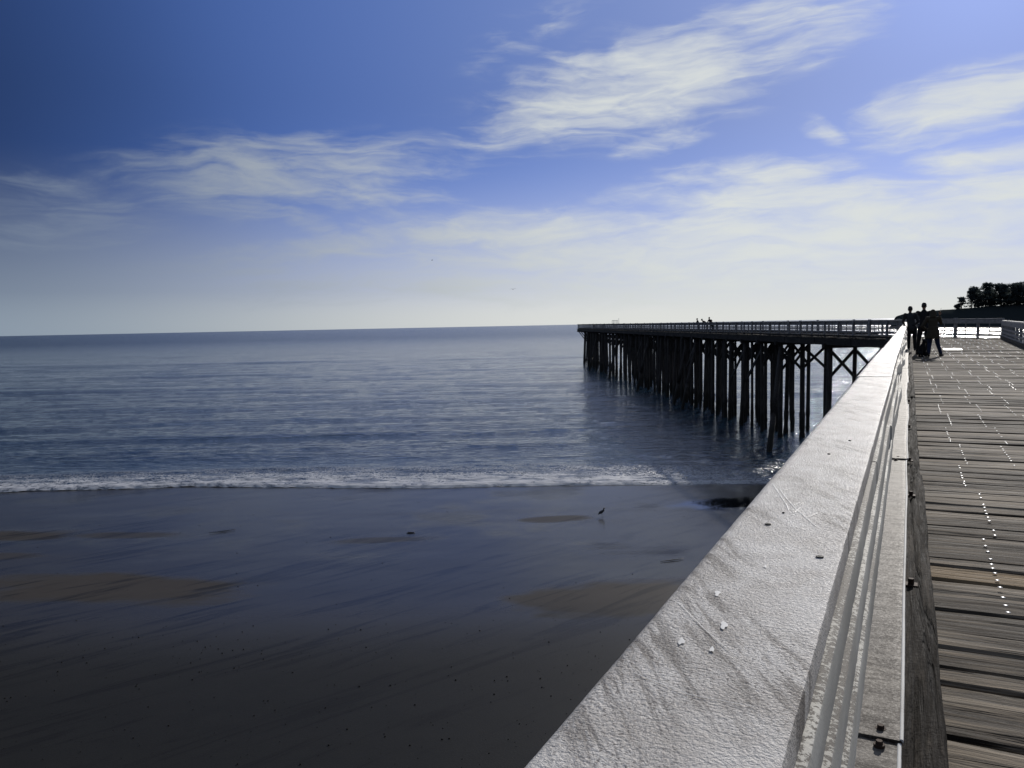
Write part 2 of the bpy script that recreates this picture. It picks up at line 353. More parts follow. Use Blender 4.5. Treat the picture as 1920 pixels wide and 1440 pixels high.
def mat_leaf(name, c1, c2):
    m, k = newmat(name); co = k.n('ShaderNodeTexCoord', out=3); n = k.noise(co, .35, 3., .6)
    col = k.mix(k.rng(n, .3, .7), c1, c2)
    k.n('ShaderNodeOutputMaterial', {0: k.n('ShaderNodeMixShader', {0: .5, 1: k.n('ShaderNodeBsdfDiffuse', {0: col}), 2: k.n('ShaderNodeBsdfTranslucent', {0: col})})}); return m

M_cap = mat_cap(); M_board = mat_board(spots=.9); M_plate = mat_plate()
M_deck = mat_wood('grey_deck_planks', 'x', c1=(.265, .222, .17), c2=(.054, .044, .034)); M_kerb = mat_wood('rough_dark_kerb', 'y', (.15, .13, .108), (.020, .016, .013), .85, 1., .028, .08, 1.6)
M_pile = mat_pile(); M_beam = mat_wood('dark_beam_timber', 'y', (.075, .066, .060), (.028, .025, .023), .7, .6, .006)
M_rail = mat_board('old_grey_rail_paint', .1, (.30, .29, .29), (.20, .195, .195))
M_railtop = mat_board('pale_rail_cap_paint', .1, (.42, .41, .40), (.32, .31, .30))
M_nail = mat_flat('nail_painted_glint', (.8, .79, .76), .3, 0.); M_rust = mat_flat('rusty_steel', (.06, .038, .028), .75, .2)  # nail heads near white: sun glints put into the colour
M_skin = mat_flat('skin', (.26, .16, .11), .5)

# ---------------------------------------------------------------- setting: sand and sea, in the frame of the shoreline
# the shoreline runs along R0; local y = metres out to sea from the point under the first step of the pier
shore = Matrix.Rotation(PSI, 4, 'Z')
SANDBARS = [(3.4,28.7,3.4,2.4,14,.95),(-16.5,31.4,6.5,1.8,-6,.8),(-28.,40.4,6.,1.2,0,.75),(-20.,40.1,3.4,.7,-4,.5),(2.2,41.7,2.,.8,10,.65),(-6.6,38.,2.5,.7,0,.45),(-26.,36.4,5.,.7,0,.5)]
M_sand = mat_sand(); M_sea = mat_sea()
def beach():
    xs = np.concatenate([-np.geomspace(3000, 46, 14), np.linspace(-45, 45, 361), np.geomspace(46, 3000, 14)])
    ys = np.concatenate([-np.geomspace(3000, 6, 14), np.linspace(-5, 66, 285), [80., 120.]])
    X, Y = np.meshgrid(xs, ys)
    Z = np.clip((52.3-Y)*.010, -.5, .55) + np.where(Y < 15, (15-Y)*.03, 0).clip(0, 4) - .06
    Z = Z + .035*fbm(X*.12, Y*.3, 4, 3)*np.clip((56-Y)/6, 0, 1)
    Z = np.where(Y > 60, -1.2, Z)
    o = grid_mesh('beach', np.stack([X, Y, Z], -1), M_sand); o.matrix_world = shore; tag(o, kind='structure')
beach()
def sea():
    k1 = np.linspace(-.95, .95, 620); kk = np.concatenate([-np.geomspace(9, .96, 22), k1, np.geomspace(.96, 9, 22)])
    y1 = 51.6+np.arange(0, 13, .11); y2 = [y1[-1]]
    st = .12
    while y2[-1] < 45000: y2.append(y2[-1]+st); st = min(st*1.02, y2[-1]*.022)
    ys = np.concatenate([y1, np.array(y2[1:])])
    K, Y = np.meshgrid(kk, ys); X = K*Y
    wob = (fbm(X*.045, X*0, 3, 11)*3.4 + fbm(X*.35, X*0, 3, 5)*.7 - .035*X.clip(-60, 60))
    Yd = Y + wob*np.exp(-((Y-51.6)/6.)**2)
    s_ = Y-51.6
    damp = np.clip(s_/5, 0, 1)*np.clip(260/Y, 0, 1)
    Z = .035*np.sin(Yd*.9+.05*X+fbm(X*.05, Y*.05, 2, 9)*5)+.05*np.sin(Yd*.45-.04*X+1)+.12*fbm(X*.12, Yd*.42, 4, 2)+.11*fbm(X*.28, Yd*.9, 3, 21)+.05*fbm(X*.9, Yd*1.9, 2, 25)
    Z = Z*damp
    Z = Z + np.clip((X-6)/6, 0, 1)*np.clip((66-Y)/6, 0, 1)*(.26*fbm(X*.9, Yd*1.3, 3, 55)+.16*fbm(X*.35, Yd*.6, 2, 57))*np.clip(s_/1.5, .1, 1)
    for c, wd, a, skew in ((78.5, 1.8, .20, .02), (69., 1.1, .08, -.01), (91., 2.2, .13, .03), (112., 3., .16, .02), (146., 4., .18, -.02), (190., 5, .2, .01), (256., 6., .28, -.06)):
        q = (Yd-c-X*skew-fbm(X*.03, X*0+c, 3, int(c))*6)/wd
        Z = Z + a*np.exp(-q*q)*(.75+fbm(X*.06, X*0+c, 2, 77))
    # the bore: a low tumbling front that runs up onto the sand
    xf = np.clip(1-(X-6)/10, .35, 1)
    lip = np.exp(-((s_-.8)/.6)**2)*.07+np.exp(-((s_-2.6)/1.2)**2)*.10+np.exp(-((s_-6.5)/1.6)**2)*.07
    Z = Z + lip*xf*(1+1.4*fbm(X*.8, s_*1.6, 3, 31)) + .05*fbm(X*2.6, s_*3.4, 3, 41)*np.clip(1-s_/9, 0, 1)*xf*2
    Z = Z + .03 - .09*np.clip(1-s_/.3, 0, 1)
    o = grid_mesh('sea', np.stack([X, Yd, Z], -1), M_sea); at = o.data.attributes.new('offshore', 'FLOAT', 'POINT'); at.data.foreach_set('value', Y.reshape(-1).astype(np.float32)); o.matrix_world = shore; tag(o, kind='structure')
sea()

# ---------------------------------------------------------------- the pier
DH = HC-1.36                              # deck level
def dzone(y): return DH + .03*max(0, min(1, (y-30)/24.))
P0 = Vector((-.14, 54.35, dzone(54.35))); AZF = R(28.57)
fd = Vector((-math.sin(AZF), math.cos(AZF), 0)); fr = Vector((math.cos(AZF), math.sin(AZF), 0)); LF = 162.4; WF = 4.29
def farp(u, v, z=0.): return P0 + fr*u + fd*v + Vector((0, 0, .15*max(0, v)/LF + z))
pier = empty('wooden_pier', (0, 30, 0)); tag(pier, 'long dark timber pier on rows of piles bending out over the sea', 'pier')
def child(mb, name, mat, smooth=False, kind=None, par=None, tone=False):
    p = par or pier
    o = mb.build(name, mat, None, smooth, None, tone); o.parent = p
    o.matrix_parent_inverse = Matrix.Translation(p.location).inverted() if p.type == 'EMPTY' else Matrix()
    if kind: o['kind'] = kind
    return o
def xr(y): return 4.22 if y < 36.7 else 4.22+(y-36.7)*(4.90-4.22)/17.6
# planks, each with ragged arrises
def plank(mb, y, wd, x0, x1, zt, tone, n=18, th=.075, r=None, slope=0.):
    r = r or rnd; xs = [x0+(x1-x0)*i/n for i in range(n+1)]; prof = []
    cup = r.uniform(-.004, .006); tw = r.uniform(-.004, .004)
    ph = r.uniform(0, 100); g0 = r.choice([-.001, 0, 0, .001, .002])
    for x in xs:
        e0 = .003*math.sin(x*3+ph)+r.uniform(-.0045, .0045); e1 = .003*math.sin(x*2.3+ph*2)+r.uniform(-.0045, .0045)
        zz = zt+.004*math.sin(x*1.1+ph)+tw*(x-x0)/(x1-x0)+r.uniform(-.0015, .0015)
        a = y-wd/2+.0025+e0+g0; b = y+wd/2-.0025+e1-g0
        prof.append([(x, a, zz-th), (x, a, zz-.012), (x, a+.012, zz), (x, (a+b)/2, zz+cup), (x, b-.012, zz), (x, b, zz-.012), (x, b, zz-th)])
    vs = [p for q in prof for p in q]; m = 7; fs = []
    for i in range(n):
        for j in range(m-1): fs.append((i*m+j, i*m+j+1, (i+1)*m+j+1, (i+1)*m+j))
        fs.append((i*m+m-1, i*m, (i+1)*m, (i+1)*m+m-1))
    fs.append(tuple(range(m))); fs.append(tuple(n*m+j for j in range(m-1, -1, -1)))
    mb.add(vs, fs, tone)
dk = MB(); y = 0.15; planks = []
while y < 55.6:
    wd = rnd.choice([.15, .2, .24, .27, .29]); 
    if y+wd > 55.6: break
    tone = rnd.random()
    if 4.62 < y+wd/2 < 4.90 and not any(p[2] > 1.5 for p in planks): tone = 1.9
    planks.append((y+wd/2, wd, tone)); y += wd+.002
for (yc, wd, tone) in planks:
    plank(dk, yc, wd, -.42, xr(yc)+.3, dzone(yc)+rnd.uniform(-.007, .007), tone, n=26 if yc < 20 else 12)
child(dk, 'deck', M_deck, tone=True)
# far deck, laid square to its own run
far = empty('deck_frame_tmp')
C.objects.unlink(far); bpy.data.objects.remove(far)
MF = Matrix(((fr.x, fd.x, 0, P0.x), (fr.y, fd.y, 0, P0.y), (0, 0, 1, P0.z), (0, 0, 0, 1)))
fdk = MB(); v = -1.6
while v < LF+1.8:
    wd = rnd.choice([.25, .3, .3]); u0 = -.35
    if v < 2.4: u0 = min(WF-.2, max(-.35, WF*(1-(v+1.6)/4.)))     # wedge at the bend
    plank(fdk, v+wd/2, wd, u0, WF+.35, .012+.15*max(0, v)/LF+rnd.uniform(-.005, .005), rnd.random(), n=3)
    v += wd+.004
o = fdk.build('far_deck', M_deck, pier, False, None, True); o.matrix_parent_inverse = Matrix.Translation(pier.location).inverted(); o.matrix_basis = MF
# nail heads: pairs where planks cross the stringers
nm = MB(); nm.ell((0, 0, 0), (.0115, .0115, .0026), None, 8, 5)
nail0 = nm.build('nail', M_nail, pier, True); nail0.matrix_parent_inverse = Matrix.Translation(pier.location).inverted()
spots = []
for i, (yc, wd, tone) in enumerate(planks):
    run = int(i//6)
    for j in range(1, 10):
        xx = .02+j*.45 + (.03 if (run+j) % 2 else -.045)
        if xx > xr(yc)-.1: continue
        for s_ in (-1, 1):
            if rnd.random() < (.08 if yc < 7 else .3): continue
            spots.append((xx+rnd.uniform(-.004, .004), yc+s_*wd*.27+rnd.uniform(-.006, .006), dzone(yc)+.007))
nail0.location = spots[0]
spots = [(x, y, z) for (x, y, z) in spots]
spots.sort(key=lambda p: p[1] if (p[0] < .13+.1666*p[1]+.3 and p[1] > 2.2) else 500+p[1])
nail0.location = spots[0]
for p in spots[1:99]:
    q = nail0.copy(); C.objects.link(q); q.parent = pier; q.matrix_parent_inverse = nail0.matrix_parent_inverse; q.location = p
rest = MB()
for p in spots[99:]: rest.ell(p, (.011, .013, .0026), None, 6, 4)
child(rest, 'nail', M_nail, True, 'stuff')

# timber kerb beside the near railing, cracked and ragged
def ragged(y0, y1, prof, amp, seed, dy=.05, crack=None):
    ys = np.arange(y0, y1+dy*.5, dy); n = len(prof); P = np.zeros((len(ys), n+1, 3))
    pr = np.array(list(prof)+[prof[0]])
    for i, yy in enumerate(ys):
        P[i, :, 0] = pr[:, 0]; P[i, :, 1] = yy; P[i, :, 2] = pr[:, 1]
    s = np.cumsum(np.r_[0, np.hypot(np.diff(pr[:, 0]), np.diff(pr[:, 1]))])
    S, Y = np.meshgrid(s, ys)
    d = amp*(fbm(S*38, Y*2.4, 4, seed)*1.5+fbm(S*9, Y*.9, 3, seed+9)+.7*fbm(S*130, Y*4., 2, seed+4))
    d[:, -1] = d[:, 0]
    if crack is not None:
        cx = crack(ys)[:, None]; d = d-.030*np.exp(-((P[:, :, 0]-cx)/.007)**2)*np.clip(fbm(Y*.8, S*0, 2, seed+5)*4+.7, 0, 1)
    P[:, :, 2] += d; P[:, :, 0] += d*.7*np.sign(P[:, :, 0]-pr[:, 0].mean())
    return P
KZ = DH+.17
def kerb_piece(y0, y1, seed, zoff, right):
    top = [(-.10+i*.004, KZ+zoff-(.010 if i in (0,) else 0)) for i in range(0, int((right+.10)/.004)+1)]
    prof = [(-.10, KZ-.17+.012)]+top+[(right+.005, KZ+zoff-.012), (right+.008, KZ-.08), (right+.006, KZ-.17+.014)]
    P = ragged(y0, y1, prof, .017, seed, .025 if y0 < 8 else .08, lambda t: .045+.012*np.sin(t*1.7+seed))
    kd = pier
    o = grid_mesh('kerb', P, M_kerb); o.parent = pier; o.matrix_parent_inverse = Matrix.Translation(pier.location).inverted()
yb = [(-.5, 6.75, .0, .106), (6.78, 13.4, -.015, .092), (13.43, 20.2, .006, .098), (20.23, 27, 0, .10), (27.03, 34, .004, .10), (34.03, 41, 0, .10), (41.03, 47, 0, .10), (47.03, 54.1, 0, .10)]
for i, (a, b, zo, rt) in enumerate(yb): kerb_piece(a, b, 20+i*3, zo, rt)
for yy, xx in ((3.9, .026), (5.9, .03), (7.35, .022), (9.6, .022), (12.6, .02), (17.2, .02), (22.8, .03)):
    b_ = MB(); b_.box((xx, yy, KZ+.006), (.055, .055, .008), None, 0, .002); b_.tube([(xx, yy, KZ+.008), (xx, yy, KZ+.034)], [.013, .012], 6)
    child(b_, 'bolt', M_rust)
# kerb beams on the other sides
kb = MB()
for a, b in (((xr(0)-.02, -.5), (xr(0)-.02, 36.7)), ((xr(0)-.02, 36.74), (xr(54.2)-.02, 54.2))):
    kb.beam((a[0], a[1], dzone(a[1])+.10), (b[0], b[1], dzone(b[1])+.10), .20, .18)
child(kb, 'kerb', M_beam)
kb = MB()
for u in (0, WF):
    st = 12. if u == WF else .1
    for i in range(20):
        a = st+(LF-st)*i/20; b = st+(LF-st)*(i+1)/20-.03
        kb.beam(farp(u, a, .10+rnd.uniform(0, .02)), farp(u, b, .10+rnd.uniform(0, .02)), .2, .15)
child(kb, 'kerb', M_beam)

# stringers, pile caps, piles and braces
sb = MB()
for x in np.arange(-.3, 4.5, .52):
    sb.beam((x, -1, DH-.08-.19), (x, 30, DH-.08-.19), .12, .36); sb.beam((x, 30, DH-.08-.19), (x, 54.0, DH+.03-.08-.19), .12, .36)
for u in np.arange(-.25, WF+.3, .54):
    for i in range(12): sb.beam(farp(u, LF*i/12-.5, -.27), farp(u, LF*(i+1)/12-.5, -.27), .13, .38)
child(sb, 'stringer', M_beam)
fas = MB()
for i in range(27):
    fas.beam(farp(-.38, 6*i+.4, -.33), farp(-.38, min(LF, 6*i+6.3), -.33+rnd.uniform(-.01, .01)), .08, .46)
child(fas, 'fascia', M_beam)
def pile(a, b, r, seed):
    n = 12; m = MB(); a, b = Vector(a), Vector(b); ps = []; rs = []; rr = random.Random(seed); zs = np.linspace(0, 1, n)
    bx, by = rr.uniform(-.05, .05), rr.uniform(-.05, .05)
    zl = [b.z, b.z-1.6, b.z-3.2, b.z-4.8, 2.9, 2.4, 2.1, 1.8, 1.5, 1.2, .9, .6, .3, .05, -.3, -2.]
    for z in zl:
        t = (z-b.z)/(a.z-b.z); p = b.lerp(a, t); q = math.sin(math.pi*min(max(t, 0), 1))
        p.x += bx*q; p.y += by*q; ps.append(p)
        barn = 1.0 if z > 2.2 else 1.08+rr.uniform(-.12, .2)
        rs.append(r*barn*(1+.05*rr.uniform(-1, 1)))
    m.tube(ps, rs, 9); return m
PI = []; BR = []
def bent(org, ux, zt, cols, seed, lean=True, brace=True, depth_dir=None):
    rr = random.Random(seed); bot = []
    for j, c in enumerate(cols):
        top = org+ux*c; b = 0.
        if lean and j == 0: b = -rr.choice([0, 0, .1, .2, .5])
        if lean and j == len(cols)-1: b = rr.choice([0, 0, .1, .3])
        r = rr.choice([.15, .17, .19, .21])
        foot = top+ux*b+(depth_dir*rr.uniform(-.25, .25) if depth_dir else Vector())
        PI.append(((org.x, org.y), (Vector((foot.x, foot.y, -2)), Vector((top.x, top.y, zt)), r, seed*7+j)))
    if brace:
        for j in range(len(cols)-1):
            a = org+ux*cols[j]; b = org+ux*cols[j+1]; off = (depth_dir or Vector((0, 1, 0)))*.24
            hi, lo = zt-.25, zt-2.1-rr.uniform(0, .4)
            for s_, (p, q) in ((-1, (a, b)), (1, (b, a))):
                m = MB(); m.beam(Vector((p.x, p.y, hi))+off*s_, Vector((q.x, q.y, lo))+off*s_, .09, .22); BR.append(((org.x, org.y), m))
CPS = []
bi = 0
for yy in np.arange(2.5, 54, 4.75):
    org = Vector((0, yy, 0)); zt = DH-.08-.36-.36
    cp = MB(); cp.beam((-.5, yy, zt+.165), (4.8, yy, zt+.165), .34, .33); CPS.append(cp)
    bent(org, Vector((1, 0, 0)), zt, [.1, 1.6, 3.0, 4.3], 500+bi, False, True, Vector((0, 1, 0))); bi += 1
vlist = [1.8, 10.6, 20.3]+[20.3+4.55*i for i in range(1, 32)]
for i, v in enumerate(vlist):
    org = farp(0, v); zt = org.z-.08-.38-.35; org.z = 0
    a = farp(-.55, v); b = farp(WF+.55, v); cp = MB(); cp.beam((a.x, a.y, zt+.165), (b.x, b.y, zt+.165), .34, .33); CPS.append(cp)
    bent(org, fr, zt, [1.5, 2.9, WF+.05] if i > 30 else ([-.05, 1.35, 2.85, WF+.05] if i > 2 else [0, 1.9, WF-.3]), 900+i, i > 2, True, fd)
    if 3 <= i < 14:                                  # slim later piles between the old bents
        for u_ in ((.9, 2.2, 3.5) if i % 2 else (.5, 1.9)):
            q = farp(u_, v+1.6+.8*((i*7) % 3)/2); PI.append(((q.x, q.y), (Vector((q.x, q.y, -2)), Vector((q.x, q.y, q.z-.45)), .14, 8000+i*5+int(u_*2))))
    if 3 <= i < 10:
        for u_ in ((.2, 1.5, 2.9) if i % 2 else (1.1, 2.5, 3.8)):
            q = farp(u_, v+3.4); PI.append(((q.x, q.y), (Vector((q.x, q.y, -2)), Vector((q.x, q.y, q.z-.45)), .13, 8500+i*5+int(u_*2))))
    if 3 < i < 30 and i % 3 != 1:                        # intermediate pile row on the outer face
        q = farp(.05, v+2.2); PI.append(((q.x, q.y), (Vector((q.x, q.y, -2)), Vector((q.x, q.y, q.z-.45)), .2, 7000+i)))
    if (i % 6 == 2 or i in (9,)) and i < 28:                               # battered spur piles
        t = farp(.1, v+.3); ft = farp(-4.2, v-8.) if i == 2 else farp(-2.6, v-2.0); PI.append(((org.x, org.y), (Vector((ft.x, ft.y, -2.)), Vector((t.x, t.y, zt-.6)), .20, 7300+i)))
    if i in (2, 10, 17, 25):
        t = farp(.6, v); ft = farp(1.7, v+3.4); PI.append(((org.x, org.y), (Vector((ft.x, ft.y, -2.)), Vector((t.x, t.y, zt-1.)), .18, 7600+i)))
    if i in (3, 4, 8, 15):                       # long longitudinal braces between bents
        m = MB(); m.beam(farp(-.05, v, -1.3), farp(-.05, v+4.5, -4.6), .12, .26); BR.append(((org.x, org.y), m))
for cp in CPS: child(cp, 'pile_cap', M_beam)
# bracket under the overhanging end
eb = MB(); e0 = farp(0, LF+1.2, -.5); l0 = farp(.0, vlist[-1], -3.0)
for v_ in (vlist[-1], vlist[-2], vlist[-3]): eb.beam(farp(-.25, v_, -.5), farp(1.5, v_, -2.9), .2, .2)
child(eb, 'brace', M_pile)
def distkey(t): return math.hypot(t[0][0], t[0][1]) if t[0][1] > 54 or math.hypot(*t[0]) > 58 else 400+t[0][1]
PI.sort(key=distkey); BR.sort(key=distkey)
for _, a in PI[:99]: child(pile(*a), 'pile', M_pile, True)
r_ = MB()
for _, a in PI[99:]:
    p = pile(*a); r_.add(p.V, p.Fc)
child(r_, 'pile', M_pile, True, 'stuff')
for _, m in BR[:98]: child(m, 'brace', M_pile)
r_ = MB()
for _, m in BR[98:]: r_.add(m.V, m.Fc)
child(r_, 'brace', M_pile, False, 'stuff')

# ---------------------------------------------------------------- railings
def railing(name, label, pts, side, mcap, mrail, step=2.3, seed=1, group=None, postcap=5, hs=1.):
    """side=+1: deck lies on the right of the run"""
    root = empty(name, tuple(pts[0])); tag(root, label, 'railing', group); rr = random.Random(seed)
    def ch(m, nm, mat): return child(m, nm, mat, False, None, root)
    cap = MB(); band = MB(); rl = MB(); bot = MB()
    cnt = 0
    for si in range(len(pts)-1):
        a, b = Vector(pts[si]), Vector(pts[si+1]); d = b-a; L = d.length; d /= L
        sv = Vector((d.y, -d.x, 0)).normalized()*side; up = Vector((0, 0, 1))
        n = max(1, round(L/(step*2))); up = up*hs
        for i in range(n):
            p = a+d*(L*i/n+.004); q = a+d*(L*(i+1)/n-.004); j = lambda s=.006: up*rr.uniform(-s, s)
            cap.beam(p+up*1.05+j(), q+up*1.05+j(), .17, .042)
            band.beam(p+up*.905+sv*.085+j(), q+up*.905+sv*.085+j(), .036, .245)
            for h_ in (.59, .39): rl.beam(p+up*h_+sv*.078+j(), q+up*h_+sv*.078+j(), .03, .08)
            bot.beam(p+up*.185+sv*.082+j(), q+up*.185+sv*.082+j(), .036, .11)
        m = max(1, round(L/step))
        for i in range(m+1):
            if si > 0 and i == 0: continue
            p = a+d*(L*i/m); big = (cnt % postcap == 2); cnt += 1
            pm = MB(); M = Matrix.Translation(p) @ Matrix.Rotation(math.atan2(d.y, d.x)-math.pi/2, 4, 'Z')
            wq = .20 if big else .125
            pm.box((0, 0, (1.03*hs-.33)/2), (.125, wq, 1.03*hs+.33), M)
            if big: pm.box((0, 0, 1.10*hs), (.13, .22, .055), M)
            ch(pm, 'post', mrail)
            if i < m:
                p2 = a+d*(L*(i+.5)/m); pb = MB(); M2 = Matrix.Translation(p2) @ Matrix.Rotation(math.atan2(d.y, d.x)-math.pi/2, 4, 'Z')
                pb.box((side*.045, 0, .53*hs), (.03, .065, .98*hs), M2); ch(pb, 'batten', mrail)
    ch(cap, 'cap_board', mcap); ch(band, 'face_board', mrail); ch(rl, 'lower_rail', mrail); ch(bot, 'toe_board', mrail)
    return root
railing('railing', 'dark railing along the seaward left side of the far pier run', [tuple(farp(.02, 0)), tuple(farp(0, 60)), tuple(farp(0, 110)), tuple(farp(0, LF+1.7))], 1, M_railtop, M_rail, seed=2, step=2.3, hs=1.12)
railing('railing', 'slatted railing behind the standing people where the pier bends', [(xr(54.3)-.0, 54.3, dzone(54.3)), tuple(farp(WF, 60)), tuple(farp(WF, 110)), tuple(farp(WF, LF+1.7))], -1, M_railtop, M_rail, seed=3, step=2.3, postcap=3, hs=1.12)
railing('railing', 'pale topped railing on the right edge of the near deck', [(xr(0), .5, DH), (xr(0), 36.7, dzone(36.7)), (xr(54.2), 54.1, dzone(54.2))], -1, M_railtop, M_rail, seed=4)
railing('railing', 'short railing closing the far tip of the pier', [tuple(farp(.2, LF+1.75)), tuple(farp(WF-.2, LF+1.75))], 1, M_railtop, M_rail, seed=5, step=2., hs=1.12)

# the near railing, worn, with a broad painted cap
nr = empty('railing', (-.14, .3, DH)); tag(nr, 'worn white painted railing with broad cap running from the foreground', 'railing')
XL, XRt, ZT = -.229, -.069, HC-.29
def wobble(t, s, a): return a*(math.sin(t*.9+s)+.6*math.sin(t*2.1+s*3)+.4*math.sin(t*4.3+s*7))*min(1, max(.12, (t-1)/8))
def strip(name, mat, y0, y1, prof, seed, amp, wamp, dyn, par=nr, zwob=0., smooth=True):
    ys = [y0]
    while ys[-1] < y1: ys.append(min(y1, ys[-1]+dyn(ys[-1])))
    pr = np.array(list(prof)+[prof[0]]); ys = np.array(ys); n = len(pr)
    P = np.zeros((len(ys), n, 3)); s = np.cumsum(np.r_[0, np.hypot(np.diff(pr[:, 0]), np.diff(pr[:, 1]))])
    S, Y = np.meshgrid(s, ys); d = amp*(fbm(S*70, Y*60, 3, seed)+.8*fbm(S*14, Y*9, 3, seed+3)); d[:, -1] = d[:, 0]
    cx, cz = pr[:-1, 0].mean(), pr[:-1, 1].mean()
    W = np.array([wobble(t, seed, wamp) for t in ys])[:, None]; Zw = np.array([wobble(t, seed+2.2, zwob) for t in ys])[:, None]
    nx = pr[:, 0]-cx; nz = pr[:, 1]-cz; ln = np.hypot(nx/(abs(nx).max()+1e-9), nz/(abs(nz).max()+1e-9))+1e-6
    P[:, :, 0] = pr[:, 0]+W+d*(nx/(abs(nx).max()+1e-9)/ln)*1.; P[:, :, 1] = ys[:, None]; P[:, :, 2] = pr[:, 1]+Zw+d*(nz/(abs(nz).max()+1e-9)/ln)
    o = grid_mesh(name, P, mat, None, smooth); o.parent = par; o.matrix_parent_inverse = Matrix.Translation(par.location).inverted()
    # end caps
    me = o.data; bm = bmesh.new(); bm.from_mesh(me); bm.verts.ensure_lookup_table()
    for r0 in (0, len(ys)-1):
        try: bm.faces.new([bm.verts[r0*n+i] for i in range(n-1)])
        except ValueError: pass
    bm.to_mesh(me); bm.free(); me.set_sharp_from_angle(angle=R(32)); return o
def rbox(x0, x1, z0, z1, r0=.01, r1=.004, nx=10):
    p = []
    for a in (180, 150, 120, 90): p.append((x0+r0+r0*math.cos(R(a)), z1-r0+r0*math.sin(R(a))))
    for i in range(1, nx): p.append((x0+r0+(x1-r1-x0-r0)*i/nx, z1))
    for a in (90, 45, 0): p.append((x1-r1+r1*math.cos(R(a)), z1-r1+r1*math.sin(R(a))))
    p += [(x1, z0), (x0, z0)]
    return p
edges = [(-1.2, 4.35), (4.352, 8.6), (8.602, 12.6), (12.602, 16.3), (16.31, 20.6), (20.61, 25.), (25.01, 29.4), (29.41, 34), (34.01, 39), (39.01, 44), (44.01, 49), (49.01, 54.4)]
for i, (a, b) in enumerate(edges):
    jx = 0 if i == 0 else rnd.uniform(-.006, .006); jz = 0 if i == 0 else rnd.uniform(-.004, .005)
    zb = dzone(a)-DH
    o = strip('cap_board', M_cap, a, b, rbox(XL+jx, XRt+jx*.4, ZT-.032+jz+zb, ZT+jz+zb, .014, .004, 16), 60+i*2, .0013 if a < 4 else .003, .002, lambda t: .006 if t < 1.6 else (.012 if t < 4 else .05))
dyb = lambda t: .02 if t < 4 else .08
strip('face_board', M_board, .1, 1.985, rbox(-.098, -.0606, ZT-.085, ZT-.037, .004, .005, 5), 31, .0016, .004, dyb)
strip('face_board', M_board, 1.99, 7.0, rbox(-.098, -.0596, ZT-.088, ZT-.036, .004, .005, 5), 33, .0016, .010, dyb)
for i in range(7): strip('face_board', M_board, 7.01+i*6.7, 7.0+(i+1)*6.7, rbox(-.098, -.060, ZT-.088+(dzone(10+i*6.7)-DH), ZT-.037+(dzone(10+i*6.7)-DH), .004, .005, 5), 35+i, .002, .006, dyb)
strip('face_board', M_board, .1, 3.25, rbox(-.086, -.0545, ZT-.160, ZT-.105, .004, .005, 5), 41, .0016, .004, dyb)
strip('face_board', M_board, 3.26, 8.8, rbox(-.083, -.0515, ZT-.160, ZT-.107, .004, .005, 5), 43, .0016, .009, dyb)
for i in range(7): strip('face_board', M_board, 8.81+i*6.4, 8.8+(i+1)*6.4, rbox(-.086, -.0525, ZT-.160+(dzone(12+i*6.4)-DH), ZT-.107+(dzone(12+i*6.4)-DH), .004, .005, 5), 45+i, .002, .009, dyb)
strip('face_board', M_board, .1, 2.9, rbox(-.076, -.0505, ZT-.24, ZT-.180, .004, .005, 5), 51, .0016, .004, dyb)
for i in range(8): strip('face_board', M_board, 2.91+i*6.3, 2.9+(i+1)*6.3, rbox(-.082, -.0505, ZT-.25+(dzone(6+i*6.3)-DH), ZT-.184+(dzone(6+i*6.3)-DH), .004, .005, 5), 53+i, .002, .013, dyb)
for zz in (.62, .42):
    for i in range(9): strip('lower_rail', M_board, .1+i*6, 6.08+i*6, rbox(-.125, -.095, DH+zz-.03, DH+zz+.03, .003, .003, 3), 80+i, .002, .003, lambda t: .15)
for i, yy in enumerate(np.arange(.4, 54, 2.35)):
    pm = MB(); pm.box((-.165, yy, DH+.30+(dzone(yy)-DH)*.5), (.12, .12, 1.36+(dzone(yy)-DH)), None, 0, .006); child(pm, 'post', M_board, False, None, nr)
# flat weathered cover plates over the bottom beam
PZ = HC-1.11
pl = [(.1, 2.245, 0., -.004), (2.25, 6.93, .006, 0.), (6.9, 11.35, .013, .008), (11.3, 15.2, .008, -.006), (15.22, 19.4, .002, .004), (19.42, 23.6, .006, -.004), (23.6, 28.2, 0, 0), (28.25, 33, 0, 0), (33.05, 38, 0, 0), (38.05, 43, 0, 0), (43.05, 48.5, 0, 0), (48.55, 54, 0, 0)]
for i, (a, b, dz_, dx_) in enumerate(pl):
    zb = dzone(a)-DH
    strip('cover_plate', M_plate, a, b, rbox(-.20, .001+dx_, PZ-.010+dz_+zb, PZ+dz_+zb, .002, .0045, 8), 90+i, .0012, .0045, dyb, nr, .004)
M_edge = mat_board('worn_edge_painted_sun', -.6, (.78, .77, .74), (.66, .64, .60))  # worn lip of the plates; the sun it catches is put into its colour
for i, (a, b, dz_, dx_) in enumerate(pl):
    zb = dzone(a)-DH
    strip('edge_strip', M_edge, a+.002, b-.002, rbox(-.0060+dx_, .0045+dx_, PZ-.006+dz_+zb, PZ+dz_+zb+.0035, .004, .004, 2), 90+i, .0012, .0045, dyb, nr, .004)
strip('bottom_beam', M_beam, .1, 54, [(-.19, PZ-.012), (-.012, PZ-.012), (-.012, DH+.03), (-.19, DH+.03)], 120, .001, 0, lambda t: .5)
for (xx, yy) in ((-.052, 2.30), (-.053, 2.21), (-.06, 6.98), (-.075, 6.86)):
    b_ = MB(); b_.tube([(xx, yy, PZ), (xx, yy, PZ+.011+.006)], [.0095, .0085], 6); b_.tube([(xx, yy, PZ-.002), (xx, yy, PZ+.008)], [.014, .014], 10); child(b_, 'bolt', M_rust, False, None, nr)
